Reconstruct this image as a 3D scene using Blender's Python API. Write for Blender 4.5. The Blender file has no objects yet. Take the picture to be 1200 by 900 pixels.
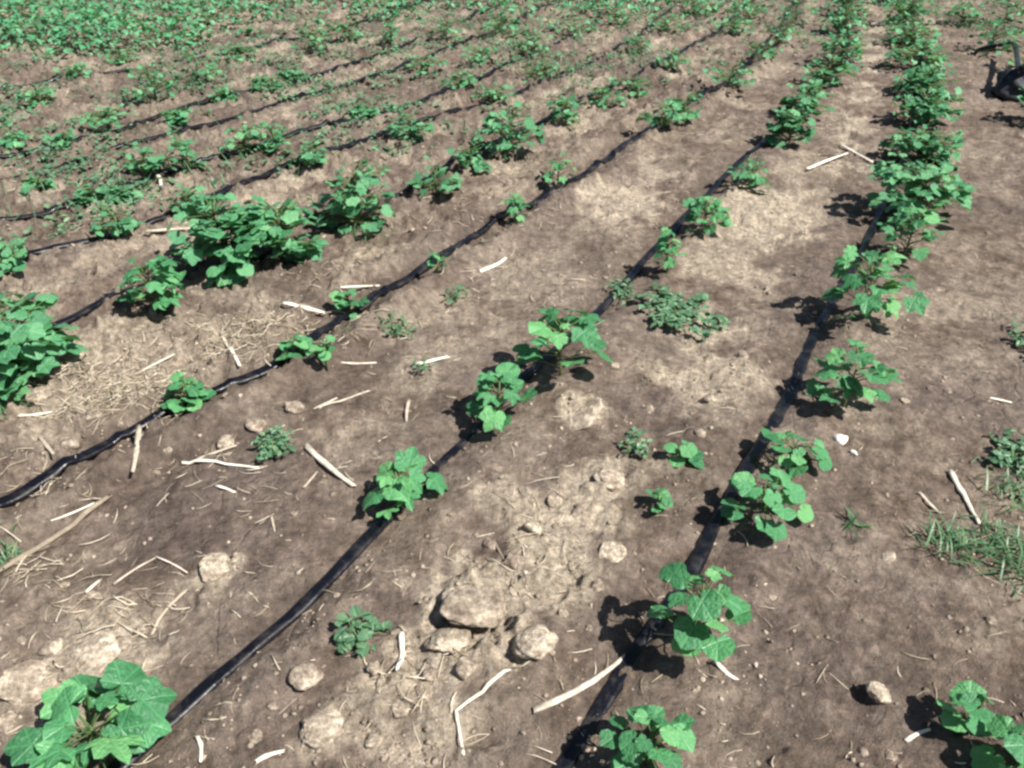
import bpy, math, random
import numpy as np
from mathutils import Vector, Matrix, Euler

# ------------------------------------------------------------------ camera, sky, sun, exposure
S = bpy.context.scene
COL = S.collection
random.seed(7)
RNG = np.random.default_rng(11)
W0, H0, F = 1200.0, 900.0, 960.0            # photograph's pixels and focal length in pixels
CAM_H = 1.40
PITCH = math.atan(640.0 / F)                # horizon lies 190 px above the frame
cam_d = bpy.data.cameras.new('camera')
cam_d.sensor_width = 36.0
cam_d.lens = 36.0 * F / W0
cam_d.clip_start = 0.02
cam_d.clip_end = 3000.0
cam = bpy.data.objects.new('camera', cam_d)
COL.objects.link(cam)
cam.location = (0, 0, CAM_H)
cam.rotation_euler = (math.radians(90) - PITCH, 0, 0)
S.camera = cam

SUN_EL = math.radians(53)
SH_DIR = Vector((-0.86, 0.51, 0)).normalized()     # heading of the shadows on the ground
world = bpy.data.worlds.new('World')
S.world = world
world.use_nodes = True
wn = world.node_tree.nodes
sky = wn.new('ShaderNodeTexSky')
sky.sky_type = 'NISHITA'
sky.sun_disc = False
sky.sun_elevation = SUN_EL
sky.sun_rotation = math.atan2(-SH_DIR.x, -SH_DIR.y)
bg = wn['Background']
bg.inputs['Strength'].default_value = 0.05
world.node_tree.links.new(sky.outputs['Color'], bg.inputs['Color'])
sun_d = bpy.data.lights.new('sun', 'SUN')
sun_d.energy = 5.0
sun_d.angle = math.radians(0.53)
sun_d.color = (1.0, 0.955, 0.89)
sun = bpy.data.objects.new('sun', sun_d)
COL.objects.link(sun)
sun.location = (4, -3, 8)
sun_dir = Vector((SH_DIR.x * math.cos(SUN_EL), SH_DIR.y * math.cos(SUN_EL), -math.sin(SUN_EL)))
sun.rotation_euler = sun_dir.to_track_quat('-Z', 'Y').to_euler()
S.view_settings.view_transform = 'Standard'
S.view_settings.look = 'None'
S.view_settings.gamma = 1.0
S.view_settings.exposure = 0.85
S.render.engine = 'CYCLES'
S.cycles.pixel_filter_type = 'BLACKMAN_HARRIS'
S.cycles.filter_width = 2.7
S.cycles.max_bounces = 6
S.cycles.use_denoising = True

# ------------------------------------------------------------------ photo pixel -> place on the ground
CP, SP = math.cos(PITCH), math.sin(PITCH)


def ray(px, py):
    cx, cy = (px - W0 / 2) / F, -(py - H0 / 2) / F
    return Vector((cx, CP + cy * SP, -SP + cy * CP))


def at(px, py, z=0.0):
    r = ray(px, py)
    t = (CAM_H - z) / -r.z
    return Vector((r.x * t, r.y * t, z))


def depth(x, y, z=0.0):                      # distance along the optical axis
    return y * CP + (CAM_H - z) * SP


# ------------------------------------------------------------------ noise
def _hash(ix, iy, seed):
    h = (ix.astype(np.int64) * 374761393 + iy.astype(np.int64) * 668265263 + seed * 1442695041) & 0xFFFFFFFF
    h = ((h ^ (h >> 13)) * 1274126177) & 0xFFFFFFFF
    h = h ^ (h >> 16)
    return (h & 0xFFFFFF) / float(0xFFFFFF)


def vnoise(x, y, seed=0):
    x = np.asarray(x, float); y = np.asarray(y, float)
    ix, iy = np.floor(x), np.floor(y)
    fx, fy = x - ix, y - iy
    u = fx * fx * fx * (fx * (fx * 6 - 15) + 10)
    v = fy * fy * fy * (fy * (fy * 6 - 15) + 10)
    a = _hash(ix, iy, seed); b = _hash(ix + 1, iy, seed)
    c = _hash(ix, iy + 1, seed); d = _hash(ix + 1, iy + 1, seed)
    return (a * (1 - u) + b * u) * (1 - v) + (c * (1 - u) + d * u) * v


def fbm(x, y, freq, octv=4, seed=0, gain=0.5):
    t = 0.0; amp = 1.0; tot = 0.0
    ca, sa = math.cos(0.6), math.sin(0.6)
    x = np.asarray(x, float) * freq; y = np.asarray(y, float) * freq
    for o in range(octv):
        t = t + amp * vnoise(x, y, seed + o * 17)
        tot += amp
        amp *= gain
        x, y = (x * ca - y * sa) * 2.03 + 3.1, (x * sa + y * ca) * 2.03 - 1.7
    return t / tot


def sstep(a, b, x):
    t = np.clip((x - a) / (b - a), 0, 1)
    return t * t * (3 - 2 * t)


# ------------------------------------------------------------------ crop rows: the drip tapes
TAPE_PX = [
    # right-hand row, next ones to the left
    [(560, 1085), (618, 985), (665, 900), (716, 815), (760, 742), (815, 652), (850, 590), (905, 490), (935, 430),
     (965, 372), (1002, 310), (1036, 240), (1058, 190), (1072, 130), (1076, 80), (1068, 40), (1054, 0), (1036, -40)],
    [(40, 980), (125, 900), (215, 820), (300, 752), (385, 678), (450, 610), (505, 553), (552, 508), (600, 462),
     (655, 412), (716, 350), (755, 302), (800, 254), (850, 205), (890, 172), (925, 140), (956, 95), (980, 50), (986, 5), (992, -30)],
    [(-170, 668), (0, 590), (52, 562), (110, 530), (152, 506), (205, 482), (260, 457), (330, 426), (372, 398), (440, 351),
     (520, 300), (600, 250), (640, 229), (680, 205), (722, 176), (760, 150), (800, 125), (850, 95), (890, 60), (918, 25), (935, -5), (950, -40)],
    [(-200, 490), (-60, 436), (75, 383), (160, 342), (250, 318), (370, 276), (450, 240), (500, 215), (560, 182), (640, 140),
     (690, 118), (745, 92), (800, 62), (845, 32), (880, 2), (910, -40)],
    [(-150, 366), (0, 318), (45, 300), (130, 280), (210, 253), (300, 212), (350, 194), (400, 180), (490, 147), (560, 124),
     (640, 96), (720, 58), (780, 20), (815, -20)],
    [(-150, 300), (0, 262), (60, 251), (95, 238), (170, 215), (215, 203), (280, 186), (345, 165), (410, 148), (480, 125),
     (540, 102), (600, 78), (680, 38), (740, -5), (770, -30)],
    [(-150, 252), (0, 217), (50, 205), (120, 184), (190, 165), (260, 145), (330, 125), (420, 98), (520, 62), (610, 25), (670, -10)],
    [(-150, 224), (0, 192), (55, 178), (100, 165), (190, 141), (270, 117), (330, 104), (430, 72), (510, 42), (580, 10), (620, -10)],
    [(-150, 136), (0, 110), (25, 107), (65, 100), (125, 90), (200, 76), (300, 58), (400, 36), (480, 10)],
]


def catmull(P, n=10):
    P = [np.array(p, float) for p in P]
    out = []
    for i in range(len(P) - 1):
        p0 = P[max(i - 1, 0)]; p1 = P[i]; p2 = P[i + 1]; p3 = P[min(i + 2, len(P) - 1)]
        for k in range(n):
            t = k / n
            out.append(0.5 * ((2 * p1) + (-p0 + p2) * t + (2 * p0 - 5 * p1 + 4 * p2 - p3) * t * t + (-p0 + 3 * p1 - 3 * p2 + p3) * t ** 3))
    out.append(P[-1])
    return np.array(out)


TAPES = []
for i, row in enumerate(TAPE_PX):
    pts = np.array([at(*p)[:2] for p in row])
    # go on beyond the frame at both ends, along the row
    d0 = pts[0] - pts[1]; d0 /= np.linalg.norm(d0)
    d1 = pts[-1] - pts[-2]; d1 /= np.linalg.norm(d1)
    pts = np.vstack([pts[0] + d0 * 1.5, pts, pts[-1] + d1 * 2.0, pts[-1] + d1 * 5.0])
    c = catmull(pts)
    c = c[np.argsort(c[:, 1])]
    TAPES.append(c)

COSR = math.cos(math.radians(30))


def row_d(k, x, y):
    c = TAPES[k]
    return (x - np.interp(y, c[:, 1], c[:, 0])) * COSR


# soil lumps grown into the ground: px, py, radius px, height m, flatness
LUMPS = [(556, 706, 44, .034, 1.0), (600, 716, 30, .022, 1), (632, 752, 36, .026, 1), (660, 640, 60, .020, .6), (640, 690, 40, .018, .7),
         (680, 482, 34, .014, .7), (590, 590, 40, .010, .7), (100, 770, 46, .022, .8), (90, 815, 50, .026, .8), (130, 735, 30, .016, .8),
         (40, 790, 44, .018, .8), (440, 830, 40, .016, .8), (400, 870, 36, .012, .8), (300, 880, 30, .012, .8), (880, 250, 44, .025, .6),
         (840, 300, 40, .022, .6), (730, 240, 40, .02, .6), (95, 400, 45, .03, .7), (150, 395, 40, .024, .7), (60, 500, 40, .024, .7),
         (120, 500, 34, .02, .7), (300, 480, 44, .02, .6), (250, 500, 40, .016, .6), (340, 490, 34, .016, .6), (850, 440, 60, .016, .5),
         (210, 275, 24, .03, .8), (130, 262, 26, .03, .8), (300, 250, 20, .02, .7), (480, 260, 24, .02, .7),
         (330, 210, 20, .024, .7), (560, 240, 24, .02, .7), (930, 640, 30, .008, .6), (1020, 520, 36, .008, .6),
         (560, 865, 34, -.02, 1), (600, 835, 22, .010, .8), (1000, 820, 40, -.014, 1), (700, 605, 26, .01, .7), (505, 780, 20, .012, 1),
         (470, 800, 22, .014, 1), (650, 780, 30, .006, .7)]
LUMP_W = []
for (px, py, r, h, fl) in LUMPS:
    p = at(px, py)
    LUMP_W.append((p.x, p.y, r * depth(p.x, p.y) / F, h, fl))
DRY = [(565, 712, 85, 1.0), (640, 640, 60, .9), (650, 690, 60, .8), (675, 482, 38, 1), (590, 590, 42, .5), (840, 450, 80, .7), (890, 250, 70, .9),
       (840, 310, 60, .6), (100, 790, 66, .95), (120, 740, 44, .8), (255, 665, 28, .9), (440, 830, 60, .6), (385, 860, 40, .7), (720, 560, 40, .8),
       (700, 600, 50, .6), (730, 240, 55, .8), (780, 200, 40, .6), (100, 400, 60, .7), (190, 440, 80, .5), (60, 500, 60, .5), (300, 400, 70, .4),
       (500, 770, 50, .9), (800, 560, 50, .3), (1100, 350, 40, .3), (560, 300, 60, .3), (1000, 470, 40, .35), (330, 210, 50, .7), (300, 250, 40, .6),
       (960, 200, 60, .5), (640, 150, 40, .5), (200, 280, 60, .5), (900, 520, 50, .3)]
DRY_W = []
for (px, py, r, s) in DRY:
    p = at(px, py)
    DRY_W.append((p.x, p.y, r * depth(p.x, p.y) / F, s))


def masks(x, y):
    """dry 0..1 (pale crusted soil) and rough 0..1 (cloddy soil)"""
    n1 = fbm(x, y, 1.6, 4, 40); n2 = fbm(x, y, 5.0, 4, 71); n3 = fbm(x, y, 16, 3, 77)
    wob = 1.0 + (n3 - 0.5) * 1.0 + (n2 - 0.5) * 0.8
    dry = 0.40 * sstep(0.52, 0.72, n1 * 0.55 + n2 * 0.45)
    for (cx, cy, r, s) in DRY_W:
        q = np.sqrt((x - cx) ** 2 + (y - cy) ** 2 * 0.8) / (r * wob * 1.08)
        dry = np.maximum(dry, s * (1 - sstep(0.55, 1.15, q)) * (0.70 + 0.6 * n3))
    left = sstep(0.15, -0.5, row_d(2, x, y) - 0.25)          # old furrows left of the third row
    far = sstep(2.5, 6.0, y)
    dry = np.maximum(dry, (0.22 + 0.26 * left + .06 * far) * sstep(0.40, 0.66, n2 * .6 + n3 * .4))
    for k, amp in ((0, .85), (1, .40), (2, .55), (3, .6), (4, .5)):
        d = row_d(k, x, y) + 0.30 + 0.10 * (n1 - .5)
        dry = np.maximum(dry, amp * np.exp(-(d / 0.13) ** 2) * sstep(.40, .60, n2 * .5 + n1 * .25 + n3 * .25) * (.55 + .8 * n3))
    rough = np.clip(0.22 + dry * 0.7 + left * 0.65 + far * 0.4, 0, 1.2)
    # damp strips along the tapes
    damp = np.zeros_like(x)
    for k in range(len(TAPES)):
        d = row_d(k, x, y)
        damp = np.maximum(damp, np.exp(-(d / 0.10) ** 2) * sstep(0.25, 0.55, n1 + (n2 - .5)))
    damp = np.maximum(damp, .8 * sstep(.60, .70, fbm(x, y, 2.4, 4, 222)))
    dry = np.clip(dry * (1 - 0.6 * damp), 0, 1)
    return dry, rough, damp, left


def soil_z(x, y, fine=True, mk=None):
    x = np.asarray(x, float); y = np.asarray(y, float)
    if mk is None:
        mk = masks(x, y)
    dry, rough, damp, left = mk
    z = (fbm(x, y, 0.9, 3, 5) - 0.5) * 0.05
    z += (fbm(x, y, 4.0, 3, 9) - 0.5) * 0.030 * (0.4 + 0.8 * rough)
    br = 0.4 + 1.2 * fbm(x, y, 3.0, 2, 33)
    for k in range(len(TAPES)):
        d = row_d(k, x, y)
        w = 0.35 if k < 2 else 1.0
        z -= (0.014 if k < 3 else -.010) * np.exp(-(d / 0.05) ** 2) * (0.5 + w * .5)
        z += (w if k < 3 else .35) * 0.042 * br * np.exp(-((d - 0.125) / 0.055) ** 2)
        z += w * 0.030 * br * np.exp(-((d + 0.14) / 0.06) ** 2)
    ang = fbm(x, y, 7, 2, 91)
    for (cx, cy, r, h, fl) in LUMP_W:
        q = np.sqrt((x - cx) ** 2 + (y - cy) ** 2) / (r * (0.65 + 0.7 * ang))
        z += h * (1 - sstep(0.35 if fl > .9 else 0.1, 1.05, q)) * (0.8 + .4 * ang if fl > .9 else fl + .5 * (ang - .5))
    if fine:
        r2 = fbm(x, y, 13, 3, 21)
        z += (np.abs(r2 - 0.5) * -2 + 0.35) * (0.020 + .016 * left) * rough
        r3 = fbm(x, y, 34, 3, 23)
        z += (r3 - 0.5) * (0.012 + .014 * left) * (0.35 + rough)
        r4 = vnoise(x * 95, y * 95, 27)
        z += (r4 - 0.5) * 0.0055 * (0.5 + rough)
        r5 = np.clip(fbm(x, y, 22, 3, 141) - .56, 0, 1)          # low crumbs of broken crust
        z += r5 * .075 * (.25 + rough)
        # shallow drag marks and trampled dents in the smooth soil
        z -= 0.010 * sstep(0.60, 0.72, fbm(x * 1.0, y * 1.6, 3.2, 3, 61)) * (1 - 0.4 * rough)
    return z


GRID = {}                                    # filled when the ground sheet is made


def look(x, y, key='fine'):
    """height (or mask) of the finished ground sheet at points"""
    x = np.atleast_1d(np.asarray(x, float)); y = np.atleast_1d(np.asarray(y, float))
    ys_, us_, A = GRID['ys'], GRID['us'], GRID[key]
    i = np.clip(np.searchsorted(ys_, y) - 1, 0, len(ys_) - 2)
    fy = np.clip((y - ys_[i]) / (ys_[i + 1] - ys_[i]), 0, 1)
    u = x / (0.98 + 0.62 * np.clip(y, 0.0, 14))
    j = np.clip(np.searchsorted(us_, u) - 1, 0, len(us_) - 2)
    fx = np.clip((u - us_[j]) / (us_[j + 1] - us_[j]), 0, 1)
    return (A[i, j] * (1 - fx) + A[i, j + 1] * fx) * (1 - fy) + (A[i + 1, j] * (1 - fx) + A[i + 1, j + 1] * fx) * fy


def gz(x, y, fine=True):
    return float(look(x, y, 'fine' if fine else 'coarse')[0])


def on_ground(px, py, lift=0.0):
    p = at(px, py)
    for _ in range(3):
        p = at(px, py, gz(p.x, p.y, False))
    p.z += lift
    return p


# ------------------------------------------------------------------ helpers
def tag(o, label=None, cat=None, group=None, kind=None):
    if label: o['label'] = label
    if cat: o['category'] = cat
    if group: o['group'] = group
    if kind: o['kind'] = kind
    return o


def mesh(name, verts, faces, mat, smooth=True, attrs=None):
    me = bpy.data.meshes.new(name)
    verts = np.asarray(verts, dtype=np.float32)
    me.from_pydata(verts.tolist(), [], faces if isinstance(faces, list) else faces.tolist())
    if smooth:
        me.polygons.foreach_set('use_smooth', [True] * len(me.polygons))
    for k, v in (attrs or {}).items():
        a = me.attributes.new(k, 'FLOAT', 'POINT')
        a.data.foreach_set('value', np.asarray(v, dtype=np.float32))
    me.materials.append(mat)
    me.update()
    return me


def add(name, me, parent=None, mw=None):
    o = bpy.data.objects.new(name, me)
    COL.objects.link(o)
    if parent: o.parent = parent
    if mw is not None: o.matrix_local = mw
    return o


def empty(name, loc):
    o = bpy.data.objects.new(name, None)
    o.empty_display_size = 0.05
    COL.objects.link(o)
    o.location = loc
    return o


class Mat:
    def __init__(self, name):
        self.m = bpy.data.materials.new(name)
        self.m.use_nodes = True
        self.t = self.m.node_tree
        self.b = self.t.nodes['Principled BSDF']
        self.out = self.t.nodes['Material Output']

    def n(self, typ, **kw):
        nd = self.t.nodes.new(typ)
        for k, v in kw.items():
            if k in nd.inputs and not hasattr(type(nd), k):
                nd.inputs[k].default_value = v
            else:
                setattr(nd, k, v)
        return nd

    def l(self, a, b):
        self.t.links.new(a, b)

    def noise(self, scale, detail=4, rough=0.55, coord='Object', vec=None):
        nd = self.t.nodes.new('ShaderNodeTexNoise')
        nd.inputs['Scale'].default_value = scale
        nd.inputs['Detail'].default_value = detail
        nd.inputs['Roughness'].default_value = rough
        if vec is None:
            tc = self.t.nodes.new('ShaderNodeTexCoord')
            vec = tc.outputs[coord]
        self.l(vec, nd.inputs['Vector'])
        return nd.outputs['Fac']

    def attr(self, name):
        nd = self.t.nodes.new('ShaderNodeAttribute')
        nd.attribute_name = name
        return nd.outputs['Fac']

    def ramp(self, fac, stops):
        nd = self.t.nodes.new('ShaderNodeValToRGB')
        e = nd.color_ramp.elements
        while len(e) < len(stops): e.new(0.5)
        for i, (p, c) in enumerate(stops):
            e[i].position = p
            e[i].color = (c[0], c[1], c[2], 1) if isinstance(c, tuple) else (c, c, c, 1)
        self.l(fac, nd.inputs['Fac'])
        return nd.outputs['Color']

    def math(self, op, a, b=None, clamp=False):
        nd = self.t.nodes.new('ShaderNodeMath')
        nd.operation = op
        nd.use_clamp = clamp
        for i, v in enumerate((a, b)):
            if v is None: continue
            if isinstance(v, (int, float)): nd.inputs[i].default_value = v
            else: self.l(v, nd.inputs[i])
        return nd.outputs[0]

    def mix(self, fac, a, b, blend='MIX'):
        nd = self.t.nodes.new('ShaderNodeMix')
        nd.data_type = 'RGBA'
        nd.blend_type = blend
        for i, v in ((0, fac), (6, a), (7, b)):
            if isinstance(v, (int, float)): nd.inputs[i].default_value = v
            elif isinstance(v, tuple): nd.inputs[i].default_value = (*v, 1)
            else: self.l(v, nd.inputs[i])
        return nd.outputs[2]

    def bump(self, h, strength=0.5, dist=0.01, normal=None):
        nd = self.t.nodes.new('ShaderNodeBump')
        nd.inputs['Strength'].default_value = strength
        nd.inputs['Distance'].default_value = dist
        self.l(h, nd.inputs['Height'])
        if normal is not None: self.l(normal, nd.inputs['Normal'])
        return nd.outputs['Normal']

    def set(self, **kw):
        for k, v in kw.items():
            s = self.b.inputs[k.replace('_', ' ')]
            if hasattr(v, 'is_linked') or hasattr(v, 'links'): self.l(v, s)
            elif isinstance(v, tuple): s.default_value = (*v, 1)
            else: s.default_value = v
        return self


def soil_material(name, clod=False, pale_add=0.0):
    m = Mat(name)
    vec = None
    if clod:                                  # clods are unit lumps scaled down: keep the grain in real size
        tcc = m.n('ShaderNodeTexCoord'); mpp = m.n('ShaderNodeMapping')
        mpp.inputs['Scale'].default_value = (.04, .04, .04)
        m.l(tcc.outputs['Object'], mpp.inputs['Vector']); vec = mpp.outputs['Vector']
    big = m.noise(2.2, 5, 0.6, vec=vec); mid = m.noise(13, 5, 0.62, vec=vec); fine = m.noise(75, 4, 0.65, vec=vec); gr = m.noise(320, 2, 0.6, vec=vec)
    moist = m.ramp(mid, [(0.33, (.112, .082, .063)), (0.5, (.192, .147, .115)), (0.67, (.290, .232, .186))])
    pinkish = m.mix(m.ramp(big, [(.42, 0.0), (.62, 1.0)]), moist, (.180, .145, .130))
    moist2 = m.mix(0.5, moist, pinkish)
    pale = m.ramp(fine, [(0.35, (.33, .27, .197)), (0.52, (.49, .415, .32)), (0.66, (.60, .525, .425))])
    if clod:
        oi = m.n('ShaderNodeObjectInfo')
        rn = m.math('FRACT', m.math('ADD', oi.outputs['Random'], m.attr('rnd')))
        fac = m.math('ADD', m.math('MULTIPLY', rn, 0.55), m.math('MULTIPLY', m.math('SUBTRACT', mid, .35 - pale_add), 1.6), True)
    else:
        d = m.attr('dry')
        fac = m.math('MULTIPLY', d, m.math('ADD', m.math('MULTIPLY', mid, 1.2), 0.62), True)
    c = m.mix(fac, moist2, pale)
    if not clod:
        c = m.mix(m.math('MULTIPLY', m.attr('damp'), 0.45, True), c, (.082, .061, .050))
    c = m.mix(0.55, c, m.ramp(gr, [(0.36, (.60, .60, .60)), (0.62, (1.08, 1.08, 1.08))]), 'MULTIPLY')
    spk = m.noise(38, 8, 0.74, vec=vec)       # grit and small dark and pale specks
    c = m.mix(0.85, c, m.ramp(spk, [(0.38, (.55, .53, .51)), (0.47, (.92, .92, .92)), (0.53, (1, 1, 1)), (0.63, (1.55, 1.5, 1.42))]), 'MULTIPLY')
    # thin drying cracks in the crust
    tc = m.n('ShaderNodeTexCoord')
    mp = m.n('ShaderNodeVectorMath', operation='ADD')
    wv = m.n('ShaderNodeTexNoise'); wv.inputs['Scale'].default_value = 9; m.l(tc.outputs['Object'], wv.inputs['Vector'])
    sc = m.n('ShaderNodeVectorMath', operation='SCALE'); sc.inputs['Scale'].default_value = 0.10
    m.l(wv.outputs['Color'], sc.inputs[0]); m.l(tc.outputs['Object'], mp.inputs[0]); m.l(sc.outputs[0], mp.inputs[1])
    vo = m.n('ShaderNodeTexVoronoi', feature='DISTANCE_TO_EDGE'); vo.inputs['Scale'].default_value = 7.5
    m.l(mp.outputs[0], vo.inputs['Vector'])
    crack = m.ramp(vo.outputs['Distance'], [(0.0, 0.0), (0.045, 1.0)])
    where = m.ramp(big, [(.50, 1.0), (.60, 0.0)])
    crack = m.mix(where, crack, (1, 1, 1), 'LIGHTEN')
    h = m.math('ADD', m.math('MULTIPLY', fine, 0.8), m.math('MULTIPLY', gr, 0.5))
    h = m.math('ADD', h, m.math('MULTIPLY', spk, 1.5))
    h = m.math('ADD', h, m.math('MULTIPLY', mid, 0.5))
    h = m.math('ADD', h, m.math('MULTIPLY', crack, 0.45))
    m.set(Base_Color=c, Roughness=0.95, Normal=m.bump(h, 0.4 if clod else 0.9, 0.14 if clod else 0.015))
    m.b.inputs['Specular IOR Level'].default_value = 0.15
    return m.m


def leaf_material(name, lo, hi, young, trans=0.28):
    m = Mat(name)
    oi = m.n('ShaderNodeObjectInfo')
    rnd = m.math('FRACT', m.math('ADD', oi.outputs['Random'], m.attr('rnd')))
    ns = m.noise(3.0, 4, 0.55)
    f = m.math('ADD', m.math('MULTIPLY', rnd, 0.75), m.math('MULTIPLY', ns, 0.35), True)
    c = m.ramp(f, [(0.15, lo), (0.62, hi), (0.95, young)])
    vein = m.math('POWER', m.attr('vein'), 9.0, True)
    c = m.mix(m.math('MULTIPLY', vein, 0.45), c, tuple(min(1, v * 1.7 + .03) for v in hi))
    m.set(Base_Color=c, Roughness=0.42)
    m.b.inputs['Specular IOR Level'].default_value = 0.42
    m.l(m.bump(m.math('ADD', m.math('MULTIPLY', vein, -0.5), m.math('MULTIPLY', m.noise(5.0, 3), 0.9)), 0.35, 0.05), m.b.inputs['Normal'])
    tr = m.n('ShaderNodeBsdfTranslucent')
    m.l(m.mix(0.6, c, (.16, .36, .05)), tr.inputs['Color'])
    mx = m.n('ShaderNodeMixShader')
    mx.inputs[0].default_value = trans
    m.l(m.b.outputs[0], mx.inputs[1]); m.l(tr.outputs[0], mx.inputs[2])
    m.l(mx.outputs[0], m.out.inputs['Surface'])
    return m.m


def plain_material(name, c1, c2, scale, rough=0.7, bump=0.4, spec=0.3, stretch=None):
    m = Mat(name)
    vec = None
    if stretch:
        tc = m.n('ShaderNodeTexCoord'); mp = m.n('ShaderNodeMapping')
        mp.inputs['Scale'].default_value = stretch
        m.l(tc.outputs['Object'], mp.inputs['Vector']); vec = mp.outputs['Vector']
    ns = m.noise(scale, 5, 0.6, vec=vec)
    oi = m.n('ShaderNodeObjectInfo')
    rnd = m.math('FRACT', m.math('ADD', oi.outputs['Random'], m.attr('rnd')))
    f = m.math('ADD', m.math('MULTIPLY', ns, 0.9), m.math('MULTIPLY', m.math('SUBTRACT', rnd, 0.5), 0.5), True)
    m.set(Base_Color=m.ramp(f, [(0.3, c1), (0.7, c2)]), Roughness=rough, Normal=m.bump(ns, bump, 0.003))
    m.b.inputs['Specular IOR Level'].default_value = spec
    return m.m


M_SOIL = soil_material('soil')
M_CLOD = soil_material('clod_soil', True)
M_PALE = soil_material('pale_clod_soil', True, 0.20)
M_LEAF = leaf_material('cotton_leaf', (.040, .165, .068), (.090, .310, .125), (.175, .430, .160))
M_BUSH = leaf_material('bush_leaf', (.046, .170, .078), (.098, .310, .142), (.165, .400, .180))
M_FAR = leaf_material('far_crop_leaf', (.050, .185, .085), (.095, .315, .150), (.150, .39, .19))
M_WEED = leaf_material('weed_leaf', (.050, .125, .062), (.100, .215, .115), (.165, .28, .145), 0.2)
M_GRASS = leaf_material('grass_blade', (.050, .125, .055), (.10, .215, .105), (.20, .28, .14), 0.25)
M_STEM = plain_material('green_stem', (.075, .13, .045), (.15, .17, .07), 30, 0.6)
M_STRAW = plain_material('dry_straw', (.36, .30, .21), (.72, .64, .50), 60, 0.75, 0.5, stretch=(1, 1, .15))
M_STICK = plain_material('bleached_stalk', (.40, .34, .26), (.78, .72, .61), 55, 0.7, 0.6, stretch=(1, 1, .12))
M_GREY = plain_material('weathered_stalk', (.22, .18, .13), (.44, .38, .29), 50, 0.8, 0.6, stretch=(1, 1, .12))
M_STONE = plain_material('white_stone', (.50, .46, .40), (.78, .74, .68), 40, 0.7, 0.5)
M_SACK = plain_material('dark_sack', (.012, .014, .018), (.035, .039, .046), 18, 0.6, 0.5)


def tape_material():
    m = Mat('black_tape')
    dust = m.noise(16, 6, 0.7); fine = m.noise(120, 3, 0.6)
    g = m.n('ShaderNodeNewGeometry')
    sep = m.n('ShaderNodeSeparateXYZ'); m.l(g.outputs['Normal'], sep.inputs[0])
    f = m.math('MULTIPLY', m.ramp(dust, [(.50, 0.0), (.70, 1.0)]), m.math('MULTIPLY', m.ramp(fine, [(.3, .3), (.7, 1.0)]), 0.40))
    c = m.mix(f, (.0045, .005, .008), (.10, .085, .072))
    m.set(Base_Color=c, Roughness=m.ramp(dust, [(.4, .20), (.66, .6)]))
    m.l(m.bump(m.noise(45, 4), 0.4, 0.004), m.b.inputs['Normal'])
    m.b.inputs['Specular IOR Level'].default_value = 0.35
    return m.m


M_TAPE = tape_material()

# ------------------------------------------------------------------ the ground: one sheet out to the horizon
ys = [-400, -120, -30, -8, -2.5, -0.9, -0.3, 0.05, 0.3, 0.45]
yv = 0.55
while yv < 12.5:
    ys.append(yv)
    yv += 0.0042 + 0.0042 * max(0, yv - 0.5) ** 1.15
ys += [12.8, 13.5, 14.5, 16, 19, 24, 34, 60, 120, 300, 900, 2000]
us = list(np.linspace(-1, 1, 600))
us = [-400, -120, -40, -14, -5, -2.4, -1.6, -1.25, -1.1, -1.03] + us + [1.03, 1.1, 1.25, 1.6, 2.4, 5, 14, 40, 120, 400]
ys = np.array(ys); us = np.array(us)
wid = 0.98 + 0.62 * np.clip(ys, 0.0, 14)
GX = us[None, :] * wid[:, None]
GY = np.repeat(ys[:, None], len(us), 1)
gx, gy = GX.ravel(), GY.ravel()
mk = masks(gx, gy)
GZ = soil_z(gx, gy, True, mk)
nr, nc = GX.shape
GRID.update(ys=ys, us=us, fine=GZ.reshape(nr, nc), coarse=soil_z(gx, gy, False, mk).reshape(nr, nc),
            dry=mk[0].reshape(nr, nc), rough=mk[1].reshape(nr, nc))
idx = np.arange(nr * nc).reshape(nr, nc)
quads = np.stack([idx[:-1, :-1], idx[:-1, 1:], idx[1:, 1:], idx[1:, :-1]], -1).reshape(-1, 4)
gme = bpy.data.meshes.new('ground')
gme.vertices.add(nr * nc)
gme.vertices.foreach_set('co', np.stack([gx, gy, GZ], -1).astype(np.float32).ravel())
gme.loops.add(len(quads) * 4)
gme.loops.foreach_set('vertex_index', quads.astype(np.int32).ravel())
gme.polygons.add(len(quads))
gme.polygons.foreach_set('loop_start', np.arange(0, len(quads) * 4, 4, dtype=np.int32))
gme.polygons.foreach_set('loop_total', np.full(len(quads), 4, dtype=np.int32))
gme.polygons.foreach_set('use_smooth', np.ones(len(quads), dtype=bool))
gme.update(calc_edges=True)
for nm, v in (('dry', mk[0]), ('damp', mk[2])):
    a = gme.attributes.new(nm, 'FLOAT', 'POINT')
    a.data.foreach_set('value', v.astype(np.float32))
gme.materials.append(M_SOIL)
ground = add('ground', gme)
tag(ground, 'bare brown and pale crusted field soil with furrows', kind='structure')


# ------------------------------------------------------------------ drip tapes, one per row
TAPE_LABEL = [
    'black drip tape running past the thick white stick and under the hedge-like leafy row',
    'glossy black drip tape running clear between the bent split stalk and the big lobed-leaf plant',
    'dusty black drip tape bordered by the straw litter, with small round seedlings on it',
    'black drip tape mostly hidden under the large dark bushes',
    'thin black drip tape in the furrow just behind the large dark bushes',
    'thin black drip tape in the second furrow behind the large dark bushes',
    'thin black drip tape in the third furrow behind the large dark bushes',
    'thin black drip tape in the fourth furrow behind the large dark bushes',
    'thin black drip tape nearest to the dense green crop',
]
TAPE_W = [.018, .0155, .018, .016, .017, .017, .017, .017, .017]      # half widths


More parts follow.
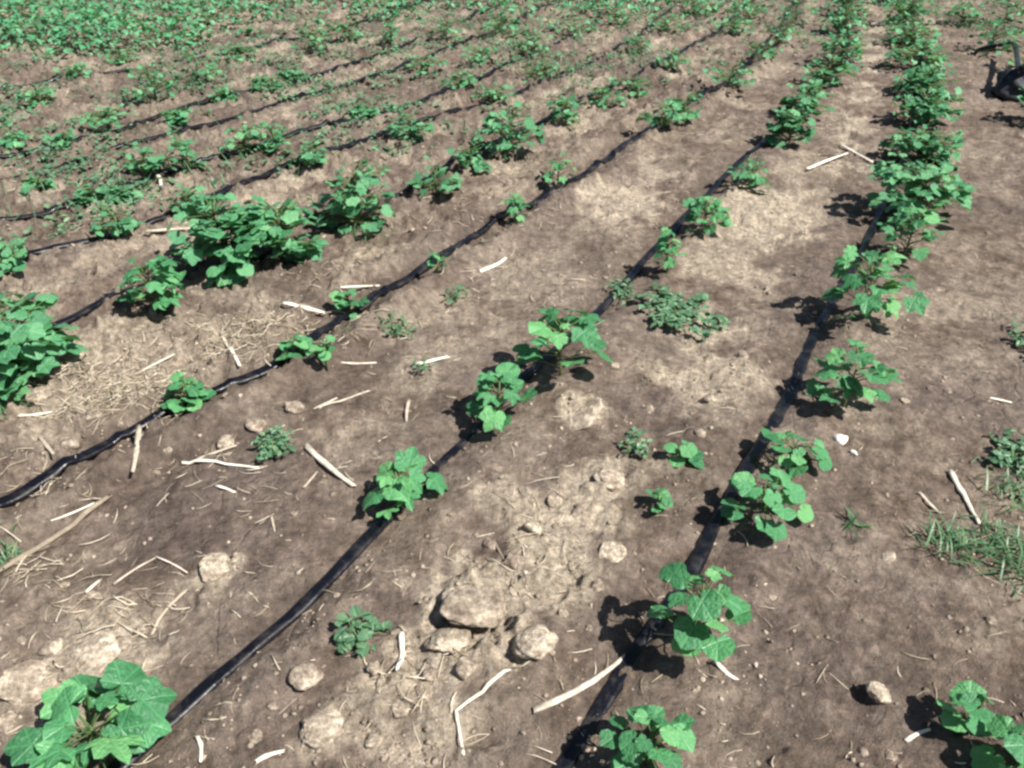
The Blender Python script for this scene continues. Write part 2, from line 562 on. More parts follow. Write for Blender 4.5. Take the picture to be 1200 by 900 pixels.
def build_tape(k):
    c = TAPES[k]
    seg = np.r_[0, np.cumsum(np.linalg.norm(np.diff(c, axis=0), axis=1))]
    step = 0.022 if k < 3 else 0.035
    s = np.arange(0, seg[-1], step)
    x = np.interp(s, seg, c[:, 0]); y = np.interp(s, seg, c[:, 1])
    keep = (y > -1.0) & (y < 13)
    x, y, s = x[keep], y[keep], s[keep]
    # a hose lies in small waves
    tx, ty = np.gradient(x), np.gradient(y)
    ln = np.hypot(tx, ty); tx /= ln; ty /= ln
    nx, ny = ty, -tx
    wob = (fbm(s, s * 0 + k * 7.3, 1.3, 3, 3) - 0.5) * 0.05
    x = x + nx * wob; y = y + ny * wob
    hw = TAPE_W[k]
    zc = np.max([look(x + nx * o, y + ny * o) for o in (-hw * .7, 0, hw * .7)], axis=0)
    ker = np.hanning(15); ker /= ker.sum()
    zs = np.convolve(np.pad(zc, 7, mode='edge'), ker, 'valid')
    z = np.maximum(zs, zc - 0.003)
    if k < 2:
        z = z - .009 * sstep(.56, .68, fbm(s, s * 0 + k * 5.1, 2.3, 3, 46))
    if k >= 2:                               # soil washed over it in places
        z = z - (0.014 if k > 2 else .008) * sstep(.57, .68, fbm(s, s * 0 + k * 3.1, 1.7, 3, 44))
    prof = [(-1, 0.25), (-.86, .62), (-.45, .95), (0, 1.0), (.45, .92), (.86, .6), (1, .22), (.8, -.15), (0, -.3), (-.8, -.15)]
    th = 0.015
    tw = (fbm(s, s * 0 + k, 0.9, 3, 8) - 0.5) * 1.0
    V = []
    pinch = 1 + (fbm(s, s * 0 + k, 5, 2, 18) - .5) * .6
    hh = 1 + (fbm(s, s * 0 + k, 8, 2, 28) - .5) * .7
    for (a, b) in prof:
        ca, sa = np.cos(tw * .5), np.sin(tw * .5)
        la = a * hw * pinch; lb = b * th * hh
        if a == 0 and b > 0: lb = lb * (0.72 + .2 * np.sin(s * 9))       # slack crease along the middle
        ra = la * ca - lb * sa; rb = la * sa * .6 + lb * ca
        V.append(np.stack([x + nx * ra, y + ny * ra, z + rb], -1))
    V = np.stack(V, 1)
    n, p = V.shape[:2]
    ii = np.arange(n * p).reshape(n, p)
    fq = np.stack([ii[:-1], np.roll(ii[:-1], -1, 1), np.roll(ii[1:], -1, 1), ii[1:]], -1).reshape(-1, 4).tolist()
    fq += [ii[0][::-1].tolist(), ii[-1].tolist()]
    o = add('drip_tape', mesh('drip_tape', V.reshape(-1, 3), fq, M_TAPE))
    tag(o, TAPE_LABEL[k], 'drip tape', 'drip tapes along the crop rows')


for k in range(len(TAPES)):
    build_tape(k)


# ------------------------------------------------------------------ leaves
TIPS = {0: 1.0, 55: .86, 115: .62}


def leaf_arrays(lobe, seed, crumple=1.0):
    """blade of a lobed leaf: stalk end at the origin, midrib along +Y, about 1 long"""
    r = random.Random(seed)
    half = [(0, 1.0, 1), (14, 1 - .20 * lobe - .03, .3), (28, .93 - .46 * lobe, 0), (42, .90 - .15 * lobe, .3), (55, .88, 1), (70, .84 - .16 * lobe, .3),
            (85, .76 - .26 * lobe, 0), (100, .70 - .08 * lobe, .3), (116, .64, 1), (140, .52, .2), (163, .36, 0)]
    ang = [(a, rr, v) for a, rr, v in half] + [(180, .10, 0)] + [(-a, rr, v) for a, rr, v in reversed(half[1:])]
    V = [(0, 0, 0)]; vein = [1.0]
    droop = .10 + .28 * r.random() * crumple; fold = .10 + .16 * r.random()
    w1, w2 = r.uniform(0, 6.3), r.uniform(0, 6.3)
    for q in (.52, 1.0):
        for a, rr, v in ang:
            rr = rr * (1 + r.uniform(-.06, .06))
            t = math.radians(a)
            x, y = q * rr * math.sin(t) * 1.0, q * rr * math.cos(t)
            d = math.hypot(x, y)
            z = fold * abs(x) * .7 - droop * d * d + .055 * crumple * math.sin(w1 + t * 3) * q + .04 * crumple * math.sin(w2 + 5 * t) * q * q
            z += (0.0 if v >= 1 else .035) * q
            V.append((x, y, z)); vein.append(v)
    n = len(ang); F_ = []
    for i in range(n):
        j = (i + 1) % n
        F_.append((0, 1 + j, 1 + i))
        F_.append((1 + i, 1 + j, 1 + n + j)); F_.append((1 + i, 1 + n + j, 1 + n + i))
    return np.array(V), F_, np.array(vein)


def small_leaf_arrays(seed, width=.34):
    r = random.Random(seed)
    V = [(0, 0, 0), (-width, .35, .06), (0, .4, -.02), (width, .35, .06), (-width * .8, .7, .0), (0, .75, -.07), (width * .8, .7, 0), (0, 1, -.16 - .1 * r.random())]
    F_ = [(0, 2, 1), (0, 3, 2), (1, 2, 5, 4), (2, 3, 6, 5), (4, 5, 7), (5, 6, 7)]
    return np.array(V, float), F_, np.array([1, .1, 1, .1, .1, 1, .1, 1.])


LEAF_A = [leaf_arrays(l, 100 + i) for i, l in enumerate((.25, .4, .55, .7, .9, .5, .8, .15))]
ROUND_A = [leaf_arrays(l, 200 + i, .7) for i, l in enumerate((.0, .1, .22, .3))]
SMALL_A = [small_leaf_arrays(300 + i, w) for i, w in enumerate((.3, .36, .42))]


def leaf_meshes(name, arrs, mat):
    return [mesh(name, V, f, mat, attrs={'vein': v}) for V, f, v in arrs]


ME_LEAF = leaf_meshes('leaf', LEAF_A, M_LEAF)
ME_ROUND = leaf_meshes('leaf', ROUND_A, M_LEAF)
ME_BUSH = leaf_meshes('leaf', LEAF_A, M_BUSH)
ME_BUSHR = leaf_meshes('leaf', ROUND_A, M_BUSH)
ME_WEED = leaf_meshes('leaf', SMALL_A, M_WEED)


class Joined:
    """many small pieces in one mesh"""
    def __init__(self):
        self.V = []; self.F = []; self.vein = []; self.rnd = []; self.n = 0

    def put(self, arr, M, rnd=None):
        V, f, v = arr
        R = np.array(M.to_3x3()); t = np.array(M.translation)
        self.V.append(V @ R.T + t)
        self.F += [tuple(i + self.n for i in q) for q in f]
        self.vein.append(v)
        self.rnd.append(np.full(len(V), random.random() if rnd is None else rnd))
        self.n += len(V)

    def tube(self, pts, rads, sides=5, rnd=0.0):
        pts = [Vector(p) for p in pts]
        base = self.n
        vs = []
        for i, p in enumerate(pts):
            d = (pts[min(i + 1, len(pts) - 1)] - pts[max(i - 1, 0)]).normalized()
            a = d.orthogonal().normalized(); b = d.cross(a)
            for k in range(sides):
                t = 2 * math.pi * k / sides
                vs.append(p + (a * math.cos(t) + b * math.sin(t)) * rads[i])
        for i in range(len(pts) - 1):
            for k in range(sides):
                k2 = (k + 1) % sides
                self.F.append((base + i * sides + k, base + i * sides + k2, base + (i + 1) * sides + k2, base + (i + 1) * sides + k))
        self.F.append(tuple(base + k for k in reversed(range(sides))))
        self.F.append(tuple(base + (len(pts) - 1) * sides + k for k in range(sides)))
        self.V.append(np.array(vs)); self.vein.append(np.zeros(len(vs))); self.rnd.append(np.full(len(vs), rnd))
        self.n += len(vs)

    def build(self, name, mat, parent=None, smooth=True):
        me = mesh(name, np.vstack(self.V), self.F, mat, smooth, {'vein': np.concatenate(self.vein), 'rnd': np.concatenate(self.rnd)})
        return add(name, me, parent)


def leaf_matrix(pos, outdir, tilt, roll, s):
    """blade leaving pos along outdir (xy angle), tip dipping by tilt"""
    return Matrix.Translation(pos) @ Matrix.Rotation(outdir - math.pi / 2, 4, 'Z') @ Matrix.Rotation(-tilt, 4, 'X') @ Matrix.Rotation(roll, 4, 'Y') @ Matrix.Diagonal((s, s, s, 1))


def plant_box(x0, y0, x1, y1):
    """ground point, radius and height of a plant from its outline in the photograph"""
    cx = (x0 + x1) / 2
    by = y1
    for _ in range(4):
        p = at(cx, by)
        Z = depth(p.x, p.y)
        R = (x1 - x0) * Z / F / 2
        dep = math.atan2(CAM_H, math.hypot(p.x, p.y))
        by = y1 - 0.62 * R * math.sin(dep) * F / Z
    Hh = ((y1 - y0) * Z / F - 1.45 * R * math.sin(dep)) / max(.35, math.cos(dep))
    return on_ground(cx, by), R, min(max(Hh, 0.45 * R, .045), 2.2 * R + .04), Z


def cotton(box, label, group=None, leaf=None, kind='cotton', n=None, seed=0, cat='cotton plant', name='cotton_plant'):
    base, R, Hh, Z = plant_box(*box)
    rr = random.Random(seed * 13 + int(box[0]) * 7 + int(box[1]))
    t = empty(name, base)
    tag(t, label, cat, group)
    t.rotation_euler = (0, 0, 0)
    dense = kind == 'bush'
    if dense: R *= 1.16; Hh *= .88
    elif Z > 3: R *= 1.08
    s = leaf or (.062 if not dense else .050)
    s = s * (.75 if not dense else .74 if Z < 5 else .66)
    s = min(s, R * .55)
    arr_m = {'cotton': (LEAF_A, ME_LEAF), 'round': (ROUND_A, ME_ROUND), 'bush': (LEAF_A[:3] + ROUND_A, ME_BUSH[:3] + ME_BUSHR)}[kind]
    if n is None:
        n = int((2.0 if not dense else 4.2) * math.pi * R * R / (2.0 * s * s) * (1 + .35 * Hh / R))
    n = int(n * ((1.5 if Z < 2.8 else 1.75) if not dense else 2.3))
    n = max(5, min(n, 190))
    stem = Joined()
    top = Vector((rr.uniform(-.15, .15) * R, rr.uniform(-.15, .15) * R, Hh * .86))
    mid = top * .5 + Vector((rr.uniform(-.08, .08) * R, rr.uniform(-.08, .08) * R, 0))
    stem.tube([(0, 0, -.03), mid * .5, mid, top], [.0045, .004, .0035, .002], 6)
    fol = Joined()
    single = s * 1.45 * F / Z >= 10.0
    off = rr.uniform(0, 6.3)
    nb = max(4, min(9, int(R / .028)))
    tips = []
    for j in range(nb):                                    # branch tips: leaves gather round them
        a_ = off + j * 2.4 + rr.uniform(-.4, .4)
        hf = (j + .7) / nb
        ro = R * .72 * rr.uniform(.6, 1.1) * math.sqrt(max(.05, 1 - (hf - .35) ** 2 * 1.6))
        tips.append((a_, ro, Hh * (.16 + .78 * hf)))
    for k in range(n):
        f = (k + .5) / n                                   # 0 low/outer ... 1 top
        az = off + k * 2.39996 + rr.uniform(-.45, .45)
        if dense:
            a_, ro, hz_ = tips[k % nb]
            gx_ = math.cos(a_) * ro + rr.gauss(0, .30) * R
            gy_ = math.sin(a_) * ro + rr.gauss(0, .30) * R
            rad = min(math.hypot(gx_, gy_), R * .95); az = math.atan2(gy_, gx_)
            zz = hz_ + rr.gauss(0, .13) * Hh
            f = min(1, max(0, zz / Hh))
            tilt = rr.uniform(-.55, .85) - .2 * f
        else:
            rad = max(0, R - .7 * s) * (0.25 + .75 * (1 - f) ** .5) * rr.uniform(.55, 1.2)
            zz = Hh * (.28 + .72 * f ** .8) + rr.uniform(-.45, .45) * s
            tilt = rr.uniform(-.50, .62)
        p = Vector((math.cos(az) * rad, math.sin(az) * rad, max(zz, .012))) + Vector((top.x * f, top.y * f, 0))
        sc = s * (rr.uniform(.72, 1.12) if f < .85 else rr.uniform(.4, .7))
        L = leaf_matrix(p, az + rr.uniform(-.8, .8), tilt, rr.uniform(-.55, .55), sc)
        i = rr.randrange(len(arr_m[0]))
        if single:
            add('leaf', arr_m[1][i], t, L)
        else:
            fol.put(arr_m[0][i], L, rr.random())
        # leaf stalk from the stem
        sf = min(.95, max(.15, p.z / max(top.z, .01) - .2))
        q = top * sf
        stem.tube([q, q.lerp(p, .55) + Vector((0, 0, .004)), p], [.0022, .0016, .0013], 4)
    stem.build('stem', M_STEM, t)
    if fol.n:
        o = fol.build('foliage', M_BUSH if dense else M_LEAF, t)
        o['kind'] = 'stuff'
    return t


ORD = ['first', 'second', 'third', 'fourth', 'fifth', 'sixth', 'seventh', 'eighth']
# right-hand row
RA = 'plants along the tape that passes the thick white stick'
cotton((698, 812, 812, 925), 'low yellow-green cotton plant beside the black tape, below the thick white stick', RA, .042, 'round', 14)
cotton((748, 645, 872, 792), 'tall broad-leaved cotton plant with a stick end poking out from under it', RA, .058, 'round', 13)
cotton((838, 535, 950, 624), 'spreading round-leaved cotton plant just before the white stone', RA, .048, 'round', 13)
cotton((878, 488, 975, 560), 'cotton plant touching the white stone by the tape', RA, .046, 'round', 11)
cotton((938, 393, 1038, 492), 'cotton plant between the one by the white stone and the tall drooping one', RA, .066, 'cotton', 15)
cotton((956, 283, 1068, 392), 'tall spreading cotton plant casting its shadow along the black tape', RA, .074, 'cotton', 17)
cotton((1020, 238, 1094, 314), 'cotton plant at the end of the dense leafy hedge row', RA, .058, 'cotton', 22)
cotton((1022, 172, 1118, 262), 'largest cotton plant of the dense hedge row, shadow falling on the open soil', RA, .062, 'bush', 60)
HEDGE = 'cotton plants grown together into a leafy hedge row'
for i, b in enumerate([(1040, 138, 1110, 196), (1052, 100, 1116, 152), (1050, 72, 1112, 118), (1044, 45, 1104, 88), (1036, 20, 1090, 60), (1032, -8, 1084, 32), (1026, -30, 1074, 8)]):
    cotton(b, ORD[i] + ' cotton plant of the dense hedge row counted away from its largest plant', HEDGE, .054, 'bush', 62)

# second row
RB = 'plants along the glossy tape'
cotton((22, 783, 216, 935), 'big cotton plant with pointed lobed leaves at the glossy tape', RB, .078, 'cotton', 15)
cotton((424, 517, 528, 617), 'cotton seedling with flat drooping top leaves, second along the glossy tape', RB, .068, 'cotton', 8)
cotton((538, 417, 627, 514), 'cotton plant with upright cluster of leaves, third along the glossy tape', RB, .060, 'cotton', 12)
cotton((604, 347, 712, 458), 'large cotton plant beside the flat pale clod, fourth along the glossy tape', RB, .070, 'cotton', 15)
cotton((762, 268, 803, 327), 'narrow cotton seedling next behind the creeping weed on the glossy tape', RB, .050, 'cotton', 9)
cotton((798, 227, 853, 281), 'round compact cotton plant second behind the creeping weed on the glossy tape', RB, .048, 'cotton', 22)
cotton((852, 180, 903, 224), 'small cotton plant third behind the creeping weed on the glossy tape', RB, .046, 'bush', 16)
for i, b in enumerate([(903, 122, 944, 174), (920, 92, 966, 142), (940, 62, 992, 104), (960, 32, 1008, 78), (963, 5, 1006, 45), (968, -20, 1010, 20)]):
    cotton(b, ORD[i] + ' plant of the leafy stretch of the glossy tape row, counted from the creeping weed', 'far leafy stretch of the glossy tape row', .05, 'bush', 48)

# third row
RC = 'seedlings along the dusty tape'
cotton((194, 433, 251, 487), 'round compact seedling on the dusty tape at the straw litter', RC, .042, 'round', 16)
cotton((321, 388, 373, 433), 'seedling on the dusty tape next after the straw litter', RC, .042, 'round', 10)
cotton((364, 392, 399, 430), 'tiny seedling touching its neighbour on the dusty tape', RC, .034, 'round', 7)
cotton((392, 337, 433, 377), 'pale seedling where the dusty tape kinks', RC, .042, 'cotton', 8)
cotton((499, 294, 527, 323), 'tiny seedling alone on the dusty tape', RC, .034, 'round', 6)
cotton((588, 227, 621, 264), 'small upright seedling leaning over the dusty tape', RC, .042, 'cotton', 9)
cotton((633, 179, 677, 227), 'pale leafy seedling on the dusty tape', RC, .046, 'cotton', 10)
for i, b in enumerate([(754, 118, 796, 156), (780, 104, 819, 143), (831, 68, 883, 107), (868, 44, 911, 76), (893, 20, 936, 55), (914, -8, 952, 30)]):
    cotton(b, ORD[i] + ' low cotton plant on the dusty tape past its pale leafy seedling', 'far part of the dusty tape row', .046, 'bush', 20)

# fourth row: the big bushes
RD = 'bushy plants of the fourth row'
cotton((-40, 322, 79, 456), 'darkest big bush, beside the straw litter', RD, .060, 'bush', 70, cat='bush', name='leafy_bush')
cotton((143, 292, 238, 380), 'leafy plant between two big bushes with open shade beneath', RD, .066, 'cotton', 18, cat='bush', name='leafy_bush')
cotton((226, 212, 314, 332), 'tallest dense bush of the fourth row', RD, .062, 'bush', 75, cat='bush', name='leafy_bush')
cotton((296, 216, 368, 314), 'paler dense bush with a dry brown clump, joined to the tallest bush', RD, .058, 'bush', 55, cat='bush', name='leafy_bush')
cotton((378, 184, 452, 277), 'domed grassy bush standing alone past the joined pair', RD, .050, 'bush', 60, cat='bush', name='leafy_bush')
cotton((487, 187, 537, 233), 'low pale plant next after the domed bush', RD, .044, 'bush', 18)
cotton((533, 161, 571, 206), 'small round pale plant between the low one and the tall open one', RD, .040, 'bush', 20)
cotton((564, 111, 627, 184), 'tall open plant with a dark centre', RD, .052, 'bush', 38)
cotton((644, 107, 682, 151), 'small bright plant next after the tall open plant', RD, .046, 'bush', 20)
for i, b in enumerate([(688, 96, 730, 130), (722, 84, 762, 113), (772, 54, 802, 86), (840, 18, 882, 44), (852, -4, 897, 28)]):
    cotton(b, ORD[i] + ' small plant past the small bright one in the row of big bushes', 'far part of the fourth row', .046, 'bush', 18)

# weeds and crop plants in the old furrows further left
LEFTG = 'scattered plants in the old furrows'
LEFT = [(-8, 273, 34, 327), (119, 237, 167, 283), (199, 217, 243, 259), (200, 149, 237, 206), (344, 164, 378, 201), (266, 138, 312, 188), (303, 136, 344, 186),
        (462, 129, 503, 169), (732, 38, 762, 66), (-6, 143, 43, 177), (60, 152, 88, 177), (98, 212, 127, 242), (134, 214, 161, 238), (150, 165, 190, 212),
        (164, 66, 206, 126), (208, 58, 256, 106), (260, 48, 302, 70), (348, 26, 390, 66), (393, 18, 422, 52), (438, 8, 478, 60), (28, 98, 62, 127),
        (296, 84, 328, 112), (92, 122, 150, 152), (194, 124, 224, 148), (545, 50, 580, 78), (560, 14, 610, 46), (600, 30, 650, 70), (610, 62, 660, 96),
        (500, 20, 540, 50), (650, 14, 700, 46), (470, 62, 520, 90), (520, 82, 556, 108), (700, 6, 745, 34), (415, 120, 440, 142), (30, 205, 58, 228),
        (250, 100, 280, 122), (330, 78, 356, 98), (75, 72, 110, 94), (120, 52, 160, 78), (760, 14, 800, 40), (800, 0, 836, 22), (555, 96, 600, 124)]
for i, b in enumerate(LEFT):
    c_ = at((b[0] + b[2]) / 2, b[3])
    kk = min(range(3, 9), key=lambda q: abs(float(row_d(q, c_.x, c_.y))))
    furrow = ['at the tape of the big bushes', 'along the first furrow tape behind the big bushes', 'along the second furrow tape behind the big bushes',
              'along the third furrow tape behind the big bushes', 'along the fourth furrow tape behind the big bushes', 'next to the dense green crop'][kk - 3]
    look_ = 'broad low' if (b[2] - b[0]) > 1.15 * (b[3] - b[1]) else ('upright' if (b[3] - b[1]) > 1.1 * (b[2] - b[0]) else 'rounded')
    cotton(b, look_ + ' scraggy green plant ' + furrow, LEFTG, .040, 'bush', 22 if i < 10 else 26, seed=i, cat='weed plant', name='furrow_plant')
# right-hand edge
RE = 'plants behind the dark sack'
for b in [(1106, -2, 1142, 32), (1136, 16, 1184, 62), (1150, -12, 1204, 30), (1190, -5, 1240, 40)]:
    cotton(b, 'bushy plant in the row behind the dark sack', RE, .05, 'bush', 30)
cotton((1168, 38, 1226, 86), 'yellow-green leafy plant overhanging the dark sack', RE, .056, 'cotton', 22)
cotton((1190, 84, 1240, 150), 'dark leafy plant beside the dark sack', RE, .056, 'bush', 34)
cotton((1086, 795, 1160, 872), 'cotton seedling with a broad shadow, beside the little stick on open soil', 'edge seedlings', .058, 'round', 7)
cotton((1135, 838, 1235, 935), 'bluish cotton seedling touching the one beside the little stick', 'edge seedlings', .060, 'round', 8)
cotton((772, 510, 826, 548), 'flat single-topped seedling between two tape rows', 'inter-row seedlings', .052, 'round', 5)
cotton((752, 568, 792, 603), 'tiny grey-green seedling on the pale crust between two tape rows', 'inter-row seedlings', .030, 'round', 6)


# ------------------------------------------------------------------ weeds
def creeping_weed(box, label, n_stem, per, s, seed, name='creeping_weed'):
    x0, y0, x1, y1 = box
    c = on_ground((x0 + x1) / 2, (y0 + y1) / 2)
    Z = depth(c.x, c.y)
    rx = (x1 - x0) * Z / F / 2
    ry = (y1 - y0) / 2 * Z / F / max(.3, math.sin(math.atan2(CAM_H, math.hypot(c.x, c.y))))
    rr = random.Random(seed)
    t = empty(name, c)
    tag(t, label, 'weed', 'weeds between the rows')
    st = Joined(); fol = Joined()
    for k in range(n_stem):
        a = k / n_stem * 6.283 + rr.uniform(-.2, .2)
        ln = rr.uniform(.6, 1.05)
        pts = []
        for j in range(5):
            q = j / 4 * ln
            x, y = math.cos(a + .25 * q * rr.uniform(-1, 1)) * rx * q, math.sin(a) * ry * q
            pts.append(Vector((x, y, gz(c.x + x, c.y + y, False) - c.z + .010 + .02 * math.sin(q * 3.0) * rr.random())))
        st.tube(pts, [.0022, .002, .0017, .0014, .001], 4)
        for j in range(per):
            q = rr.uniform(.1, 1.0) * 4
            i0 = min(3, int(q))
            p = pts[i0].lerp(pts[i0 + 1], q - i0) + Vector((0, 0, rr.uniform(.0, .018)))
            M = leaf_matrix(p, a + rr.choice((-1, 1)) * rr.uniform(.4, 1.5), rr.uniform(-.5, .4), rr.uniform(-.4, .4), s * rr.uniform(.7, 1.25))
            fol.put(SMALL_A[rr.randrange(3)], M, rr.random())
    st.build('stem', M_STEM, t)
    o = fol.build('foliage', M_WEED, t)
    o['kind'] = 'stuff'


creeping_weed((735, 338, 850, 402), 'creeping dark green weed mat on the soil beside the glossy tape', 16, 22, .026, 1)
creeping_weed((388, 728, 452, 772), 'small grey-green weed beside the pale clods', 8, 7, .026, 2)
creeping_weed((296, 508, 346, 550), 'dull green weed tuft next to the forked stalk', 10, 12, .018, 3)
creeping_weed((728, 512, 764, 545), 'faint small weed next to the flat single-topped seedling', 7, 8, .017, 4)
creeping_weed((440, 378, 490, 404), 'thin low weed between the dusty tape and the glossy tape', 9, 9, .016, 5)
creeping_weed((520, 340, 548, 364), 'tiny weed between the kinked tape and the large cotton plant', 7, 7, .015, 6)
creeping_weed((1150, 515, 1225, 565), 'dark low weed above the grassy tangle', 10, 12, .022, 7)
creeping_weed((1183, 385, 1225, 432), 'dark weed alone at the edge of the smooth soil', 8, 10, .024, 8)
creeping_weed((710, 322, 745, 368), 'thin dark weed right on the glossy tape, next to the creeping mat', 8, 10, .018, 9)
creeping_weed((480, 425, 512, 445), 'sparse weed by the short pale stick', 5, 5, .014, 10)


def grass_tuft(box, label, n, ln, seed, name='grass_tuft', spread=1.0, cat='grass', group='grass tufts'):
    x0, y0, x1, y1 = box
    c = on_ground((x0 + x1) / 2, (y0 + y1) / 2)
    Z = depth(c.x, c.y)
    rx = (x1 - x0) * Z / F / 2
    ry = (y1 - y0) / 2 * Z / F / max(.3, math.sin(math.atan2(CAM_H, math.hypot(c.x, c.y))))
    rr = random.Random(seed)
    t = empty(name, c)
    tag(t, label, cat, group)
    bl = Joined()
    for k in range(n):
        bx, by = rr.gauss(0, .38) * rx * spread, rr.gauss(0, .38) * ry * spread
        a = rr.uniform(0, 6.283); L = ln * rr.uniform(.5, 1.2); w = rr.uniform(.0012, .0026)
        lean = rr.uniform(.3, 1.35)
        pts = []
        for j in range(4):
            q = j / 3
            hz = L * (math.cos(lean) * q - .3 * q * q) + .006
            ho = L * (math.sin(lean) * q + .12 * q * q)
            X, Y = bx + math.cos(a) * ho, by + math.sin(a) * ho
            pts.append(Vector((X, Y, max(hz, .004) + gz(c.x + bx, c.y + by, False) - c.z)))
        side = Vector((-math.sin(a), math.cos(a), 0))
        V = []
        for j, p in enumerate(pts):
            ww = w * (1, 1.1, .8, .15)[j]
            V += [p - side * ww, p + side * ww + Vector((0, 0, ww * .6))]
        bl.put((np.array([tuple(v) for v in V]), [(0, 1, 3, 2), (2, 3, 5, 4), (4, 5, 7, 6)], np.zeros(8)), Matrix.Identity(4), rr.random())
    o = bl.build('blade_cluster', M_GRASS, t)
    o['kind'] = 'stuff'


grass_tuft((1072, 608, 1150, 672), 'spindly grass tangle around the twisted white branch', 75, .075, 1, spread=.9)
grass_tuft((1130, 600, 1240, 712), 'denser grass tangle touching the spindly one', 130, .085, 2, spread=.9)
grass_tuft((1140, 545, 1240, 615), 'loose grass between the twisted branch and the dark low weed', 70, .07, 21, spread=.9)
grass_tuft((980, 598, 1016, 632), 'small lone grass sprout on the smooth soil', 16, .045, 3, spread=.5)
grass_tuft((400, 262, 452, 290), 'pale grass at the foot of the domed bush', 60, .08, 4)
grass_tuft((-30, 460, 20, 500), 'grass at the foot of the darkest big bush', 60, .08, 5)
grass_tuft((340, 398, 392, 432), 'grass blades among the seedlings on the dusty tape', 30, .05, 6)
grass_tuft((-20, 640, 22, 690), 'dry grass by the long grey stalk end', 40, .07, 7)
grass_tuft((530, 18, 620, 70), 'wispy grass in the far weedy furrows', 120, .12, 8)
grass_tuft((590, 60, 690, 110), 'grey-green grassy patch in the far weedy furrows', 160, .11, 9)


# ------------------------------------------------------------------ dense crop beyond the furrows (one mass nobody could count)
def crop_edge_y(px):
    return np.interp(px, [-400, 0, 90, 180, 260, 330, 420, 500, 600, 760, 1200, 1600], [106, 72, 65, 56, 46, 40, 32, 28, 28, 18, -6, 4])


crop = Joined()
rr = random.Random(5)
NC = 60000
qx = RNG.uniform(-420, 1500, NC); qy = RNG.uniform(-85, 100, NC)
keep = qy < crop_edge_y(qx) + 20
qx, qy = qx[keep], qy[keep]
dz = -SP - (qy - H0 / 2) / F * CP
tt = CAM_H / -dz
X_ = (qx - W0 / 2) / F * tt; Y_ = (CP - (qy - H0 / 2) / F * SP) * tt
e_ = crop_edge_y(qx) + (fbm(X_, Y_, 1.8, 3, 3) - .5) * 60
cl_ = fbm(X_, Y_, 2.6, 2, 55)
z_ = look(X_, Y_, 'coarse')
for i in range(len(qx)):
    if qy[i] > e_[i] or Y_[i] > 17 or rr.random() > .45 + cl_[i]: continue
    hgt = (.08 + .22 * cl_[i]) * min(1, (e_[i] - qy[i]) / 14 + .45)
    M = leaf_matrix(Vector((X_[i], Y_[i], z_[i] + hgt * math.sqrt(rr.random()))), rr.uniform(0, 6.28), rr.uniform(-.5, .8), rr.uniform(-.5, .5), rr.uniform(.030, .070))
    crop.put(SMALL_A[rr.randrange(3)], M)
o = crop.build('crop_mass', M_FAR)
tag(o, 'dense low green crop covering the far side of the field', 'crop', kind='stuff')

# sprinkling of tiny weeds over the far furrows
gc = Joined()
k = 0
while k < 17000:
    px, py = rr.uniform(-250, 1350), rr.uniform(-30, 330)
    lim = np.interp(px, [-250, 0, 400, 700, 900, 1350], [330, 300, 210, 130, 70, 80])
    if py > lim: continue
    dens = (1 - max(0, py) / lim) * .8 + .12
    k += 1
    p = at(px, py)
    c = float(fbm(np.array([p.x]), np.array([p.y]), 2.2, 3, 88)[0])
    if rr.random() > dens * sstep(.36, .60, c) * 1.7: continue
    z = gz(p.x, p.y)
    for j in range(rr.randrange(2, 6)):
        a = rr.uniform(0, 6.28)
        gc.put(SMALL_A[rr.randrange(3)], leaf_matrix(Vector((p.x + rr.gauss(0, .015), p.y + rr.gauss(0, .015), z + rr.uniform(.004, .035))), a, rr.uniform(-.7, .2), rr.uniform(-.4, .4), rr.uniform(.015, .034)))
for _ in range(5200):
    px, py = rr.uniform(-250, 1350), rr.uniform(-30, 300)
    lim = np.interp(px, [-250, 0, 400, 700, 900, 1350], [320, 290, 200, 130, 60, 60])
    if py > lim: continue
    p = at(px, py)
    c = float(fbm(np.array([p.x]), np.array([p.y]), 1.7, 3, 188)[0])
    if rr.random() > sstep(.42, .62, c): continue
    z = gz(p.x, p.y)
    a = rr.uniform(0, 6.28); L = rr.uniform(.04, .12); w = rr.uniform(.0012, .0025); q = rr.uniform(.3, 1.2)
    dx, dy, up = math.cos(a) * L * math.sin(q), math.sin(a) * L * math.sin(q), L * math.cos(q)
    sx, sy = -math.sin(a) * w, math.cos(a) * w
    V = np.array([(-sx, -sy, 0), (sx, sy, 0), (dx * .5 - sx, dy * .5 - sy, up * .65), (dx * .5 + sx, dy * .5 + sy, up * .65), (dx, dy, up)])
    gc.put((V, [(0, 1, 3, 2), (2, 3, 4)], np.zeros(5)), Matrix.Translation((p.x, p.y, z)))
o = gc.build('ground_cover', M_WEED)
tag(o, 'tiny weeds sprinkled over the far furrows', 'ground cover', kind='stuff')


# ------------------------------------------------------------------ clods and stones
def ico(sub):
    import bmesh
    bm = bmesh.new()
    bmesh.ops.create_icosphere(bm, subdivisions=sub, radius=1.0)
    V = np.array([v.co[:] for v in bm.verts]); f = [[v.index for v in q.verts] for q in bm.faces]
    bm.free()
    return V, f


IC3, IC2, IC1 = ico(4), ico(3), ico(1)


def lump_mesh(name, mat, seed, base=IC3, amp=.34, fl=.7):
    from mathutils import noise as mn
    V, f = base
    o = Vector((seed * 3.7, -seed * 1.9, seed * .7))
    k = []
    for v in V:
        q = Vector(v)
        k.append(1 + amp * (.55 * mn.noise(q * 1.1 + o) + .30 * mn.noise(q * 2.6 + o) + .14 * mn.noise(q * 6 - o) + .07 * mn.noise(q * 13 + o)) * 1.5)
    V = V * np.array(k)[:, None]
    V[:, 2] *= fl
    return mesh(name, V, f, mat)


